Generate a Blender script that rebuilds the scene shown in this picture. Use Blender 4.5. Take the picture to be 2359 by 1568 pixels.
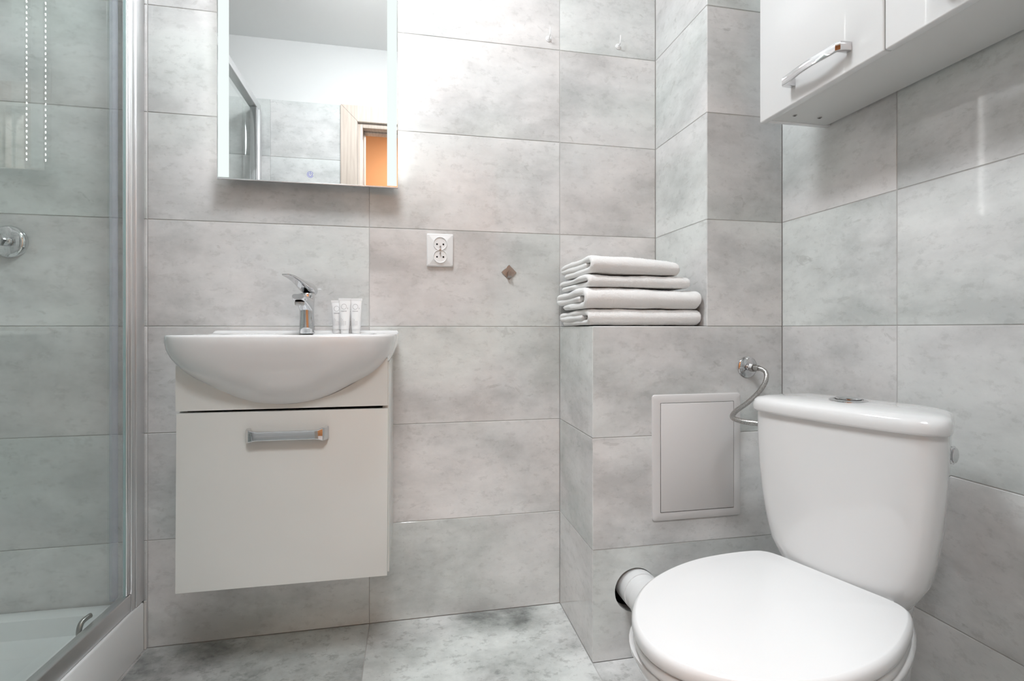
import bpy, bmesh, math, random
from mathutils import Vector, Matrix, noise

random.seed(7)
for o in list(bpy.data.objects):
    bpy.data.objects.remove(o, do_unlink=True)
scene = bpy.context.scene
COL = scene.collection
R = math.radians

# ------------------------------------------------------------------ camera
cam_data = bpy.data.cameras.new('camera')
cam = bpy.data.objects.new('camera', cam_data)
COL.objects.link(cam)
cam.location = (-0.479, -1.600, 0.893)
cam.rotation_euler = (R(90), 0, -R(11.31))
cam_data.sensor_width = 36.0
cam_data.lens = 36.0 * 1175 / 2359
cam_data.shift_y = -27 / 2359
cam_data.clip_start = 0.01
scene.camera = cam

# ------------------------------------------------------------------ world, exposure
world = bpy.data.worlds.new('world')
scene.world = world
world.use_nodes = True
world.node_tree.nodes['Background'].inputs[0].default_value = (0.9, 0.95, 1, 1)
world.node_tree.nodes['Background'].inputs[1].default_value = 0.3
vs = scene.view_settings
vs.view_transform = 'Standard'
vs.look = 'None'
vs.gamma = 1
vs.use_curve_mapping = False
vs.exposure = 0.42
scene.cycles.max_bounces = 7
scene.cycles.diffuse_bounces = 5
scene.cycles.glossy_bounces = 4
scene.cycles.transmission_bounces = 2
scene.cycles.transparent_max_bounces = 10
scene.cycles.use_light_tree = False
scene.cycles.use_adaptive_sampling = True
scene.cycles.adaptive_threshold = 0.04
scene.cycles.caustics_reflective = False
scene.cycles.sample_clamp_indirect = 6

CEIL_LAMP_RADIANCE = 38.0
HALL_LAMP_RADIANCE = 30.0
MIRROR_LED = 26.0

# ------------------------------------------------------------------ helpers
def finish(name, bm, mat, parent=None, smooth=40, loc=None, rot=None):
    me = bpy.data.meshes.new(name)
    bmesh.ops.recalc_face_normals(bm, faces=bm.faces)
    bm.to_mesh(me)
    bm.free()
    return link(name, me, mat, parent, smooth, loc, rot)

def link(name, me, mat, parent=None, smooth=40, loc=None, rot=None):
    if mat is not None and len(me.materials) == 0:
        me.materials.append(mat)
    if smooth:
        me.shade_smooth()
        me.set_sharp_from_angle(angle=R(smooth))
    o = bpy.data.objects.new(name, me)
    COL.objects.link(o)
    if parent is not None:
        o.parent = parent
    if loc is not None:
        o.location = loc
    if rot is not None:
        o.rotation_euler = rot
    return o

def thing(name, label, cat, loc=(0, 0, 0), rot=(0, 0, 0), group=None):
    o = bpy.data.objects.new(name, None)
    o.empty_display_size = 0.05
    COL.objects.link(o)
    o.location = loc
    o.rotation_euler = rot
    return tag(o, label, cat, group)

def tag(o, label, cat, group=None):
    o['label'] = label
    o['category'] = cat
    if group:
        o['group'] = group
    return o

def structure(o):
    o['kind'] = 'structure'
    return o

def add_box(bm, x0, x1, y0, y1, z0, z1, bevel=0.0, seg=2):
    r = bmesh.ops.create_cube(bm, size=1.0)
    vs_ = r['verts']
    for v in vs_:
        v.co = Vector(((x0 + x1) / 2 + v.co.x * (x1 - x0), (y0 + y1) / 2 + v.co.y * (y1 - y0), (z0 + z1) / 2 + v.co.z * (z1 - z0)))
    if bevel > 0:
        es = list({e for v in vs_ for e in v.link_edges})
        bmesh.ops.bevel(bm, geom=es, offset=bevel, segments=seg, affect='EDGES', profile=0.5)

def box(name, x0, x1, y0, y1, z0, z1, mat, parent=None, bevel=0.0, seg=2):
    bm = bmesh.new()
    add_box(bm, x0, x1, y0, y1, z0, z1, bevel, seg)
    return finish(name, bm, mat, parent)

def loft(bm, rings, cap0=True, cap1=True, closed=True):
    """rings: list of lists of points, all of one length"""
    vr = [[bm.verts.new(p) for p in ring] for ring in rings]
    n = len(vr[0])
    last = n if closed else n - 1
    for a, b in zip(vr[:-1], vr[1:]):
        for i in range(last):
            j = (i + 1) % n
            bm.faces.new((a[i], a[j], b[j], b[i]))
    def cap(ring):
        c = sum((v.co for v in ring), Vector()) / len(ring)
        cv = bm.verts.new(c)
        for i in range(len(ring)):
            bm.faces.new((ring[i], ring[(i + 1) % len(ring)], cv))
    if cap0:
        cap(vr[0])
    if cap1:
        cap(vr[-1])
    return vr

def lathe(bm, prof, seg=32, axis='Z', origin=(0, 0, 0)):
    """prof: (radius, height) pairs; axis is the direction of rising height"""
    rings = []
    ox, oy, oz = origin
    for r, h in prof:
        ring = []
        for i in range(seg):
            a = 2 * math.pi * i / seg
            c, s = r * math.cos(a), r * math.sin(a)
            if axis == 'Z':
                p = (ox + c, oy + s, oz + h)
            elif axis == '-Y':
                p = (ox + c, oy - h, oz + s)
            elif axis == 'Y':
                p = (ox + c, oy + h, oz + s)
            else:
                p = (ox + h, oy + c, oz + s)
            ring.append(p)
        rings.append(ring)
    loft(bm, rings)

def catmull(pts, per=8, closed=False):
    P = [Vector(p) for p in pts]
    n = len(P)
    out = []
    segs = n if closed else n - 1
    for i in range(segs):
        p1, p2 = P[i], P[(i + 1) % n]
        p0 = P[(i - 1) % n] if (closed or i > 0) else p1 * 2 - p2
        p3 = P[(i + 2) % n] if (closed or i + 2 < n) else p2 * 2 - p1
        for k in range(per):
            t = k / per
            out.append(0.5 * ((2 * p1) + (p2 - p0) * t + (2 * p0 - 5 * p1 + 4 * p2 - p3) * t * t + (3 * p1 - p0 - 3 * p2 + p3) * t ** 3))
    if not closed:
        out.append(P[-1])
    return out

def sweep(bm, path, radius, seg=12, caps=True):
    """round tube along a path; radius is a number or a function of 0..1"""
    rings = []
    up = Vector((0.31, 0.17, 0.93)).normalized()
    n = len(path)
    prev = None
    for i, p in enumerate(path):
        t = (path[min(i + 1, n - 1)] - path[max(i - 1, 0)]).normalized()
        if prev is None:
            a = t.cross(up).normalized()
        else:
            a = (prev - t * prev.dot(t)).normalized()
        prev = a
        b = t.cross(a)
        r = radius(i / (n - 1)) if callable(radius) else radius
        rings.append([p + a * (r * math.cos(2 * math.pi * k / seg)) + b * (r * math.sin(2 * math.pi * k / seg)) for k in range(seg)])
    loft(bm, rings, caps, caps)

def rrect(w, h, r, k=5):
    """rounded rectangle centred on 0, list of (u,v)"""
    out = []
    r = min(r, w / 2 - 1e-5, h / 2 - 1e-5)
    for cx, cy, a0 in ((w / 2 - r, h / 2 - r, 0), (-w / 2 + r, h / 2 - r, 90), (-w / 2 + r, -h / 2 + r, 180), (w / 2 - r, -h / 2 + r, 270)):
        for i in range(k + 1):
            a = R(a0 + 90 * i / k)
            out.append((cx + r * math.cos(a), cy + r * math.sin(a)))
    return out

def spow(v, e):
    return math.copysign(abs(v) ** e, v)

def interp(tab, x):
    if x <= tab[0][0]:
        return tab[0][1]
    for (a, b), (c, d) in zip(tab[:-1], tab[1:]):
        if x <= c:
            t = (x - a) / (c - a)
            return b + (d - b) * t
    return tab[-1][1]

def text_mesh(txt, size, name):
    cu = bpy.data.curves.new(name, 'FONT')
    cu.body = txt
    cu.size = size
    cu.align_x = 'CENTER'
    cu.align_y = 'CENTER'
    o = bpy.data.objects.new(name, cu)
    COL.objects.link(o)
    dg = bpy.context.evaluated_depsgraph_get()
    me = bpy.data.meshes.new_from_object(o.evaluated_get(dg))
    bpy.data.objects.remove(o)
    bpy.data.curves.remove(cu)
    return me

# ------------------------------------------------------------------ materials
def mat_base(name, col=(0.8, 0.8, 0.8), rough=0.5, metal=0.0, spec=0.5, coat=0.0):
    m = bpy.data.materials.new(name)
    m.use_nodes = True
    b = m.node_tree.nodes['Principled BSDF']
    b.inputs['Base Color'].default_value = (*col, 1)
    b.inputs['Roughness'].default_value = rough
    b.inputs['Metallic'].default_value = metal
    b.inputs['Specular IOR Level'].default_value = spec
    b.inputs['Coat Weight'].default_value = coat
    b.inputs['Coat Roughness'].default_value = 0.03
    return m, m.node_tree.nodes, m.node_tree.links, b

def N(nodes, kind, **kw):
    n = nodes.new(kind)
    for k, v in kw.items():
        if hasattr(n, k):
            setattr(n, k, v)
    return n

def noise_node(nodes, links, vec, scale, detail=6, rough=0.55, dist=0.0):
    n = nodes.new('ShaderNodeTexNoise')
    n.inputs['Scale'].default_value = scale
    n.inputs['Detail'].default_value = detail
    n.inputs['Roughness'].default_value = rough
    n.inputs['Distortion'].default_value = dist
    links.new(vec, n.inputs['Vector'])
    return n

def ramp(nodes, links, fac, stops):
    r = nodes.new('ShaderNodeValToRGB')
    els = r.color_ramp.elements
    while len(els) < len(stops):
        els.new(0.5)
    for e, (p, c) in zip(els, stops):
        e.position = p
        e.color = (*c, 1) if len(c) == 3 else c
    links.new(fac, r.inputs['Fac'])
    return r

def mixc(nodes, links, a, b, fac, mode='MIX'):
    m = nodes.new('ShaderNodeMix')
    m.data_type = 'RGBA'
    m.blend_type = mode
    for sock, val in ((m.inputs[6], a), (m.inputs[7], b), (m.inputs[0], fac)):
        if hasattr(val, 'is_linked'):
            links.new(val, sock)
        elif isinstance(val, (int, float)):
            sock.default_value = val
        else:
            sock.default_value = (*val, 1)
    return m.outputs[2]

def tile_material(name, dark, mid, light, rough, stretch, bump, contrast=(0.36, 0.5, 0.63), speck=0.75, tone=(0.12, 0.95), grain=0.86):
    m, nd, lk, b = mat_base(name, mid, rough, spec=0.5)
    tc = nd.new('ShaderNodeTexCoord')
    oi = nd.new('ShaderNodeObjectInfo')
    off = nd.new('ShaderNodeVectorMath')
    off.operation = 'SCALE'
    comb = nd.new('ShaderNodeCombineXYZ')
    for i, k in enumerate((37.0, 11.0, 53.0)):
        mu = nd.new('ShaderNodeMath')
        mu.operation = 'MULTIPLY'
        mu.inputs[1].default_value = k
        lk.new(oi.outputs['Random'], mu.inputs[0])
        lk.new(mu.outputs[0], comb.inputs[i])
    add = nd.new('ShaderNodeVectorMath')
    add.operation = 'ADD'
    lk.new(tc.outputs['Object'], add.inputs[0])
    lk.new(comb.outputs[0], add.inputs[1])
    mp = nd.new('ShaderNodeMapping')
    mp.inputs['Scale'].default_value = stretch
    lk.new(add.outputs[0], mp.inputs['Vector'])
    big = noise_node(nd, lk, mp.outputs[0], 3.6, 7, 0.64, 0.1)
    base = ramp(nd, lk, big.outputs['Fac'], [(contrast[0], dark), (contrast[1], mid), (contrast[2], light)])
    # broad warm and cool stains baked into the glaze
    hue = noise_node(nd, lk, mp.outputs[0], 1.7, 2, 0.5, 0.0)
    tint = ramp(nd, lk, hue.outputs['Fac'], [(0.36, (0.955, 1.0, 0.98)), (0.5, (1, 1, 1)), (0.64, (1.0, 0.965, 0.955))])
    c1 = mixc(nd, lk, base.outputs[0], tint.outputs[0], 0.8, 'MULTIPLY')
    # scuffed fine veins and specks
    fine = noise_node(nd, lk, mp.outputs[0], 38, 5, 0.7, 0.0)
    fr = ramp(nd, lk, fine.outputs['Fac'], [(0.36, (grain, grain, grain * 0.995)), (0.46, (1, 1, 1)), (0.62, (1, 1, 1)), (0.72, (1.06, 1.06, 1.06))])
    c2 = mixc(nd, lk, c1, fr.outputs[0], speck, 'MULTIPLY')
    crack = noise_node(nd, lk, mp.outputs[0], 13, 4, 0.6, 1.6)
    cr = ramp(nd, lk, crack.outputs['Fac'], [(0.285, (0.8, 0.8, 0.79)), (0.33, (1, 1, 1))])
    c3 = mixc(nd, lk, c2, cr.outputs[0], 0.7, 'MULTIPLY')
    # every tile a touch lighter or darker
    mr = nd.new('ShaderNodeMapRange')
    mr.inputs['To Min'].default_value = 1 - tone[0] / 2
    mr.inputs['To Max'].default_value = 1 + tone[0] / 2
    lk.new(oi.outputs['Random'], mr.inputs['Value'])
    sc = nd.new('ShaderNodeVectorMath')
    sc.operation = 'SCALE'
    lk.new(c3, sc.inputs[0])
    lk.new(mr.outputs[0], sc.inputs['Scale'])
    lk.new(sc.outputs[0], b.inputs['Base Color'])
    bp = nd.new('ShaderNodeBump')
    bp.inputs['Strength'].default_value = bump
    bp.inputs['Distance'].default_value = 0.001
    lk.new(fine.outputs['Fac'], bp.inputs['Height'])
    lk.new(bp.outputs[0], b.inputs['Normal'])
    return m

M = {}
M['tile'] = tile_material('wall_tile', (0.53, 0.535, 0.53), (0.675, 0.675, 0.67), (0.775, 0.773, 0.768), 0.06, (0.8, 1.0, 1.35), 0.03)
M['floor_tile'] = tile_material('floor_tile', (0.19, 0.195, 0.188), (0.52, 0.525, 0.515), (0.74, 0.74, 0.73), 0.42, (1.0, 1.0, 1.3), 0.5, contrast=(0.34, 0.49, 0.64), speck=0.95, tone=(0.05, 1), grain=0.74)
M['grout'] = mat_base('grout', (0.50, 0.49, 0.48), 0.85)[0]
M['paint'] = mat_base('white_paint', (0.84, 0.84, 0.835), 0.8)[0]
M['ceiling'] = mat_base('ceiling_paint', (0.88, 0.885, 0.88), 0.9)[0]
M['orange'] = mat_base('orange_paint', (0.44, 0.19, 0.068), 0.75)[0]
M['lacquer'] = mat_base('white_lacquer', (0.74, 0.74, 0.737), 0.16, coat=0.4)[0]
M['vanity'] = mat_base('vanity_lacquer', (0.69, 0.70, 0.675), 0.22, coat=0.25)[0]
M['board'] = mat_base('white_board', (0.66, 0.66, 0.645), 0.45)[0]
M['ceramic'] = mat_base('white_ceramic', (0.735, 0.735, 0.735), 0.12, coat=0.8)[0]
M['seat'] = mat_base('seat_plastic', (0.72, 0.72, 0.72), 0.2, coat=0.3)[0]
M['acrylic'] = mat_base('tray_acrylic', (0.82, 0.83, 0.83), 0.2, coat=0.3)[0]
M['chrome'] = mat_base('chrome', (0.70, 0.70, 0.71), 0.06, 1.0)[0]
M['steel'] = mat_base('brushed_steel', (0.42, 0.405, 0.39), 0.32, 1.0)[0]
M['alu'] = mat_base('satin_aluminium', (0.80, 0.80, 0.805), 0.36, 1.0)[0]
M['plastic'] = mat_base('white_plastic', (0.84, 0.84, 0.84), 0.3)[0]
M['panel'] = mat_base('hatch_plastic', (0.68, 0.665, 0.66), 0.4)[0]
M['pipe'] = mat_base('pipe_plastic', (0.78, 0.78, 0.78), 0.35)[0]
M['black'] = mat_base('socket_hole', (0.01, 0.01, 0.01), 0.8)[0]
M['dark'] = mat_base('dark_cavity', (0.02, 0.018, 0.016), 0.9)[0]
M['print'] = mat_base('grey_print', (0.30, 0.29, 0.30), 0.6)[0]
M['seal'] = mat_base('clear_seal', (0.55, 0.58, 0.62), 0.3)[0]
M['silicone'] = mat_base('silicone_bead', (0.62, 0.60, 0.57), 0.5)[0]
M['mirror'] = mat_base('mirror_silver', (0.90, 0.91, 0.905), 0.0, 1.0)[0]
M['tube'] = mat_base('tube_plastic', (0.83, 0.83, 0.83), 0.28)[0]
M['tube'].node_tree.nodes['Principled BSDF'].inputs['Subsurface Weight'].default_value = 0.15
M['tube'].node_tree.nodes['Principled BSDF'].inputs['Subsurface Radius'].default_value = (0.005, 0.005, 0.005)

def emit(name, col, strength):
    m = bpy.data.materials.new(name)
    m.use_nodes = True
    nd, lk = m.node_tree.nodes, m.node_tree.links
    nd.clear()
    e = nd.new('ShaderNodeEmission')
    e.inputs[0].default_value = (*col, 1)
    e.inputs[1].default_value = strength
    o = nd.new('ShaderNodeOutputMaterial')
    lk.new(e.outputs[0], o.inputs[0])
    return m

M['led'] = emit('led_dot', (1.0, 1.0, 0.985), MIRROR_LED)
M['band'] = emit('frosted_light_band', (0.84, 0.92, 0.90), 0.82)
M['icon'] = emit('touch_icon_glow', (0.30, 0.31, 0.66), 0.8)

def glass_material():
    m = bpy.data.materials.new('shower_glass')
    m.use_nodes = True
    nd, lk = m.node_tree.nodes, m.node_tree.links
    nd.clear()
    tr = nd.new('ShaderNodeBsdfTransparent')
    tr.inputs[0].default_value = (0.980, 0.992, 0.987, 1)
    gl = nd.new('ShaderNodeBsdfGlossy')
    gl.inputs['Roughness'].default_value = 0.0
    gl.inputs[0].default_value = (0.95, 1, 0.98, 1)
    fr = nd.new('ShaderNodeFresnel')
    fr.inputs[0].default_value = 1.45
    mx = nd.new('ShaderNodeMixShader')
    ge = nd.new('ShaderNodeNewGeometry')
    inv = nd.new('ShaderNodeMath')
    inv.operation = 'SUBTRACT'
    inv.inputs[0].default_value = 1.0
    lk.new(ge.outputs['Backfacing'], inv.inputs[1])
    mu = nd.new('ShaderNodeMath')
    mu.operation = 'MULTIPLY'
    lk.new(fr.outputs[0], mu.inputs[0])
    lk.new(inv.outputs[0], mu.inputs[1])
    lk.new(mu.outputs[0], mx.inputs[0])
    lk.new(tr.outputs[0], mx.inputs[1])
    lk.new(gl.outputs[0], mx.inputs[2])
    o = nd.new('ShaderNodeOutputMaterial')
    lk.new(mx.outputs[0], o.inputs[0])
    return m
M['glass'] = glass_material()
def seal_material():
    m = bpy.data.materials.new('clear_seal_strip')
    m.use_nodes = True
    nd, lk = m.node_tree.nodes, m.node_tree.links
    nd.clear()
    tr = nd.new('ShaderNodeBsdfTransparent')
    tr.inputs[0].default_value = (0.96, 0.96, 0.98, 1)
    df = nd.new('ShaderNodeBsdfDiffuse')
    df.inputs[0].default_value = (0.70, 0.73, 0.82, 1)
    mx = nd.new('ShaderNodeMixShader')
    mx.inputs[0].default_value = 0.22
    lk.new(tr.outputs[0], mx.inputs[1])
    lk.new(df.outputs[0], mx.inputs[2])
    o = nd.new('ShaderNodeOutputMaterial')
    lk.new(mx.outputs[0], o.inputs[0])
    return m
M['seal'] = seal_material()
M['glass_edge'] = mat_base('glass_edge', (0.30, 0.42, 0.42), 0.15)[0]

def wood_material():
    m, nd, lk, b = mat_base('pale_oak', (0.6, 0.5, 0.42), 0.45)
    tc = nd.new('ShaderNodeTexCoord')
    mp = nd.new('ShaderNodeMapping')
    mp.inputs['Scale'].default_value = (22, 22, 1.6)
    lk.new(tc.outputs['Object'], mp.inputs['Vector'])
    n1 = noise_node(nd, lk, mp.outputs[0], 2.2, 6, 0.6, 1.2)
    wv = nd.new('ShaderNodeTexWave')
    wv.inputs['Scale'].default_value = 0.9
    wv.inputs['Distortion'].default_value = 6.0
    wv.inputs['Detail'].default_value = 3
    lk.new(mp.outputs[0], wv.inputs['Vector'])
    mx = mixc(nd, lk, n1.outputs['Color'], wv.outputs['Color'], 0.12)
    bw = nd.new('ShaderNodeRGBToBW')
    lk.new(mx, bw.inputs[0])
    r = ramp(nd, lk, bw.outputs[0], [(0.3, (0.47, 0.385, 0.325)), (0.5, (0.58, 0.49, 0.42)), (0.7, (0.64, 0.56, 0.49))])
    lk.new(r.outputs[0], b.inputs['Base Color'])
    return m
M['oak'] = wood_material()

def terry_material():
    m, nd, lk, b = mat_base('white_terry', (0.93, 0.925, 0.915), 0.95, spec=0.1)
    b.inputs['Sheen Weight'].default_value = 0.25
    b.inputs['Sheen Roughness'].default_value = 0.6
    tc = nd.new('ShaderNodeTexCoord')
    n1 = noise_node(nd, lk, tc.outputs['Object'], 420, 4, 0.7)
    n2 = noise_node(nd, lk, tc.outputs['Object'], 150, 3, 0.6)
    ad = nd.new('ShaderNodeMath')
    ad.operation = 'ADD'
    lk.new(n1.outputs['Fac'], ad.inputs[0])
    lk.new(n2.outputs['Fac'], ad.inputs[1])
    bp = nd.new('ShaderNodeBump')
    bp.inputs['Strength'].default_value = 0.7
    bp.inputs['Distance'].default_value = 0.0025
    lk.new(ad.outputs[0], bp.inputs['Height'])
    lk.new(bp.outputs[0], b.inputs['Normal'])
    return m
M['terry'] = terry_material()

def braid_material():
    m, nd, lk, b = mat_base('braided_steel', (0.52, 0.50, 0.48), 0.32, 1.0)
    tc = nd.new('ShaderNodeTexCoord')
    n1 = noise_node(nd, lk, tc.outputs['Object'], 900, 2, 0.5)
    r = ramp(nd, lk, n1.outputs['Fac'], [(0.38, (0.22, 0.21, 0.20)), (0.6, (0.66, 0.64, 0.62))])
    lk.new(r.outputs[0], b.inputs['Base Color'])
    bp = nd.new('ShaderNodeBump')
    bp.inputs['Strength'].default_value = 0.5
    bp.inputs['Distance'].default_value = 0.0008
    lk.new(n1.outputs['Fac'], bp.inputs['Height'])
    lk.new(bp.outputs[0], b.inputs['Normal'])
    return m
M['braid'] = braid_material()

# ------------------------------------------------------------------ room dimensions
XL, XR = -2.05, 0.578          # left and right wall faces
YB = -1.37                     # rear (door) wall face; back wall face is y = 0
ZC = 2.42                      # ceiling
ZT = 2.10                      # top of the tiling
LY = -0.305                    # face of ledge and pier
PX = 0.337                     # left face of the pier
DX0, DX1, DZ = -0.745, 0.055, 2.0   # door opening
G = 0.002                      # grout joint
REC = 0.0013                   # grout sits this far behind the tile face

# slabs (grout coloured) behind the tiles
wall_back = structure(box('wall_back', XL - 0.1, XR + 0.1, REC, 0.12, 0, ZT - 0.001, M['grout']))
structure(box('wall_back_plaster', XL - 0.1, XR + 0.1, 0.003, 0.12, ZT, ZC, M['paint']))
wall_right = structure(box('wall_right', XR + REC, XR + 0.12, YB - 0.1, 0.0, 0, ZT - 0.001, M['grout']))
structure(box('wall_right_plaster', XR + 0.003, XR + 0.12, YB - 0.1, 0.0, ZT, ZC, M['paint']))
wall_left = structure(box('wall_left', XL - 0.12, XL - REC, YB - 0.1, 0.0, 0, ZT - 0.001, M['grout']))
structure(box('wall_left_plaster', XL - 0.12, XL - 0.003, YB - 0.1, 0.0, ZT, ZC, M['paint']))
floor = structure(box('floor', XL - 0.1, XR + 0.1, -2.75, 0.1, -0.1, -REC, M['grout']))
structure(box('ceiling', XL - 0.1, XR + 0.1, YB - 0.05, 0.1, ZC, ZC + 0.08, M['ceiling']))

def door_wall(name, y0, y1, z0, z1, mat, x0=XL - 0.1, x1=XR + 0.1):
    """a wall slab across the room, pierced by the door opening"""
    bm = bmesh.new()
    if z0 < DZ < z1:
        prof = [(x0, z0), (DX0, z0), (DX0, DZ), (DX1, DZ), (DX1, z0), (x1, z0), (x1, z1), (x0, z1)]
    else:
        prof = [(x0, z0), (x1, z0), (x1, z1), (x0, z1)]
    f = bm.faces.new([bm.verts.new((x, y0, z)) for x, z in prof])
    g = bmesh.ops.extrude_face_region(bm, geom=[f])
    for v in g['geom']:
        if isinstance(v, bmesh.types.BMVert):
            v.co.y = y1
    return finish(name, bm, mat, smooth=0)
wall_rear = structure(door_wall('wall_rear', YB - REC, YB - 0.05, 0, ZT - 0.001, M['grout']))
structure(door_wall('wall_rear_plaster', YB - 0.003, YB - 0.05, ZT, ZC, M['paint']))
structure(door_wall('wall_hall_near', YB - 0.0505, YB - 0.10, 0, ZC, M['paint']))
structure(box('wall_hall_far', XL - 0.1, XR + 0.1, -2.72, -2.65, 0, ZC, M['orange']))
structure(box('wall_hall_left', XL - 0.16, XL - 0.1, -2.72, YB - 0.101, 0, ZC, M['paint']))
structure(box('wall_hall_right', XR + 0.1, XR + 0.16, -2.72, YB - 0.101, 0, ZC, M['paint']))
structure(box('ceiling_hall', XL - 0.1, XR + 0.1, -2.72, YB - 0.0505, ZC, ZC + 0.08, M['orange']))

# ledge (hollow, the drain pipe enters it) and the pier above it
def plate_with_hole(bm, x0, x1, z0, z1, cx, cz, r, yf, yb, seg=48):
    def rim(a):
        dx, dz = math.cos(a), math.sin(a)
        t = min(((x1 if dx > 0 else x0) - cx) / dx if abs(dx) > 1e-9 else 1e9, ((z1 if dz > 0 else z0) - cz) / dz if abs(dz) > 1e-9 else 1e9)
        return (cx + dx * t, cz + dz * t)
    angs = [2 * math.pi * i / seg for i in range(seg)]
    for x, z in ((x0, z0), (x1, z0), (x1, z1), (x0, z1)):
        angs.append(math.atan2(z - cz, x - cx) % (2 * math.pi))
    angs = sorted(set(round(a, 6) for a in angs))
    rings = []
    inner = [(cx + r * math.cos(a), cz + r * math.sin(a)) for a in angs]
    outer = [rim(a) for a in angs]
    for pts, y in ((inner, yb), (inner, yf), (outer, yf), (outer, yb)):
        rings.append([(x, y, z) for x, z in pts])
    rings.append(rings[0])
    vr = loft(bm, rings, False, False)
    bmesh.ops.remove_doubles(bm, verts=bm.verts, dist=1e-6)

HOLE = (0.123, 0.183, 0.061)
bm = bmesh.new()
plate_with_hole(bm, REC, XR, 0.0, 0.9 - REC, *HOLE, LY + REC, LY + 0.04)
add_box(bm, REC, 0.03, LY + 0.0401, -0.0005, 0.0, 0.9 - REC)
add_box(bm, 0.0301, XR, LY + 0.0401, -0.0005, 0.86, 0.9 - REC)
wall_ledge = structure(finish('wall_ledge', bm, M['grout'], smooth=0))
wall_pier = structure(box('wall_pier', PX + REC, XR, LY + REC, -0.0005, 0.9005, ZT - 0.001, M['grout']))
structure(box('wall_pier_plaster', PX + 0.003, XR, LY + 0.003, -0.0005, ZT, ZC, M['paint']))

# ------------------------------------------------------------------ tiles, each one a part of its wall
tile_cache = {}
def tile(parent, w, h, loc, rot, mat, th=0.008):
    key = (round(w, 4), round(h, 4), mat.name)
    if key not in tile_cache:
        bm = bmesh.new()
        add_box(bm, -w / 2, w / 2, 0, th, -h / 2, h / 2, 0.0009, 1)
        me = bpy.data.meshes.new('tile')
        bmesh.ops.recalc_face_normals(bm, faces=bm.faces)
        bm.to_mesh(me)
        bm.free()
        me.materials.append(mat)
        tile_cache[key] = me
    o = bpy.data.objects.new('tile', tile_cache[key])
    COL.objects.link(o)
    o.parent = parent
    o.location = loc
    o.rotation_euler = rot
    return o

ROWS = [0, 0.3, 0.6, 0.9, 1.2, 1.5, 1.8, 2.1]
def tiles_back(parent, xs, zs, y=0.0, mat=None):
    for x0, x1 in zip(xs[:-1], xs[1:]):
        for z0, z1 in zip(zs[:-1], zs[1:]):
            tile(parent, x1 - x0 - G, z1 - z0 - G, ((x0 + x1) / 2, y, (z0 + z1) / 2), (0, 0, 0), mat or M['tile'])
def tiles_side(parent, ys, zs, x):          # faces -x
    for y0, y1 in zip(ys[:-1], ys[1:]):
        for z0, z1 in zip(zs[:-1], zs[1:]):
            tile(parent, abs(y1 - y0) - G, z1 - z0 - G, (x, (y0 + y1) / 2, (z0 + z1) / 2), (0, 0, -R(90)), M['tile'])

tiles_back(wall_back, [XL, -1.8, -1.2, -0.6, 0.0], ROWS)
tiles_back(wall_back, [0.0, PX], ROWS[3:])
tiles_side(wall_pier, [0.0, LY], ROWS[3:], PX)
tiles_back(wall_pier, [PX, XR], ROWS[3:], LY)
tiles_side(wall_ledge, [0.0, LY], ROWS[:4], 0.0)
tiles_back(wall_ledge, [0.0, XR], ROWS[1:4], LY)
bm = bmesh.new()
plate_with_hole(bm, G / 2, XR - G / 2, G / 2, 0.3 - G / 2, HOLE[0], HOLE[1], HOLE[2] - 0.001, LY, LY + 0.008)
bmesh.ops.translate(bm, verts=bm.verts, vec=(-0.29, -LY, -0.15))
finish('tile', bm, M['tile'], wall_ledge, smooth=30, loc=(0.29, LY, 0.15))
tile(wall_ledge, XR - G, -LY - G, (XR / 2, LY / 2, 0.9), (-R(90), 0, 0), M['tile'])
tiles_side(wall_right, [LY, -0.66, -1.26, YB], ROWS, XR)
for y0, y1 in ((YB, -0.8), (-0.8, -0.2), (-0.2, 0)):
    for z0, z1 in zip(ROWS[:-1], ROWS[1:]):
        tile(wall_left, y1 - y0 - G, z1 - z0 - G, (XL, (y0 + y1) / 2, (z0 + z1) / 2), (0, 0, R(90)), M['tile'])
for z0, z1 in zip(ROWS[:-1], ROWS[1:]):
    for x0, x1 in ((XL, -1.8), (-1.8, -1.2), (-1.2, -0.846), (0.156, XR)):
        tile(wall_rear, x1 - x0 - G, z1 - z0 - G, ((x0 + x1) / 2, YB, (z0 + z1) / 2), (0, 0, R(180)), M['tile'])
for x0, x1 in zip([XL, -1.8, -1.2, -0.6, 0.0, XR][:-1], [XL, -1.8, -1.2, -0.6, 0.0, XR][1:]):
    for y0, y1 in ((-0.6, 0.0), (-1.2, -0.6), (YB, -1.2)):
        if x0 >= 0 and y1 == 0.0:
            y1 = LY
        tile(floor, x1 - x0 - G, y1 - y0 - G, ((x0 + x1) / 2, (y0 + y1) / 2, 0.0), (-R(90), 0, 0), M['floor_tile'])

# door frame in the rear wall (seen in the mirror)
door = bpy.data.objects.new('door_1', None)
COL.objects.link(door)
structure(door)
def casing(pts):
    bm = bmesh.new()
    f = bm.faces.new([bm.verts.new((x, YB - 0.004, z)) for x, z in pts])
    g = bmesh.ops.extrude_face_region(bm, geom=[f])
    for v in g['geom']:
        if isinstance(v, bmesh.types.BMVert):
            v.co.y = YB + 0.014
    bmesh.ops.recalc_face_normals(bm, faces=bm.faces)
    bmesh.ops.bevel(bm, geom=list(bm.edges), offset=0.002, segments=2, affect='EDGES')
    return bm
co, ci = 0.10, 0.012
finish('casing', casing([(DX0 - co, 0), (DX0 - ci, 0), (DX0 - ci, DZ + ci), (DX0 - co, DZ + co)]), M['oak'], door)
finish('casing', casing([(DX1 + co, 0), (DX1 + co, DZ + co), (DX1 + ci, DZ + ci), (DX1 + ci, 0)]), M['oak'], door)
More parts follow.
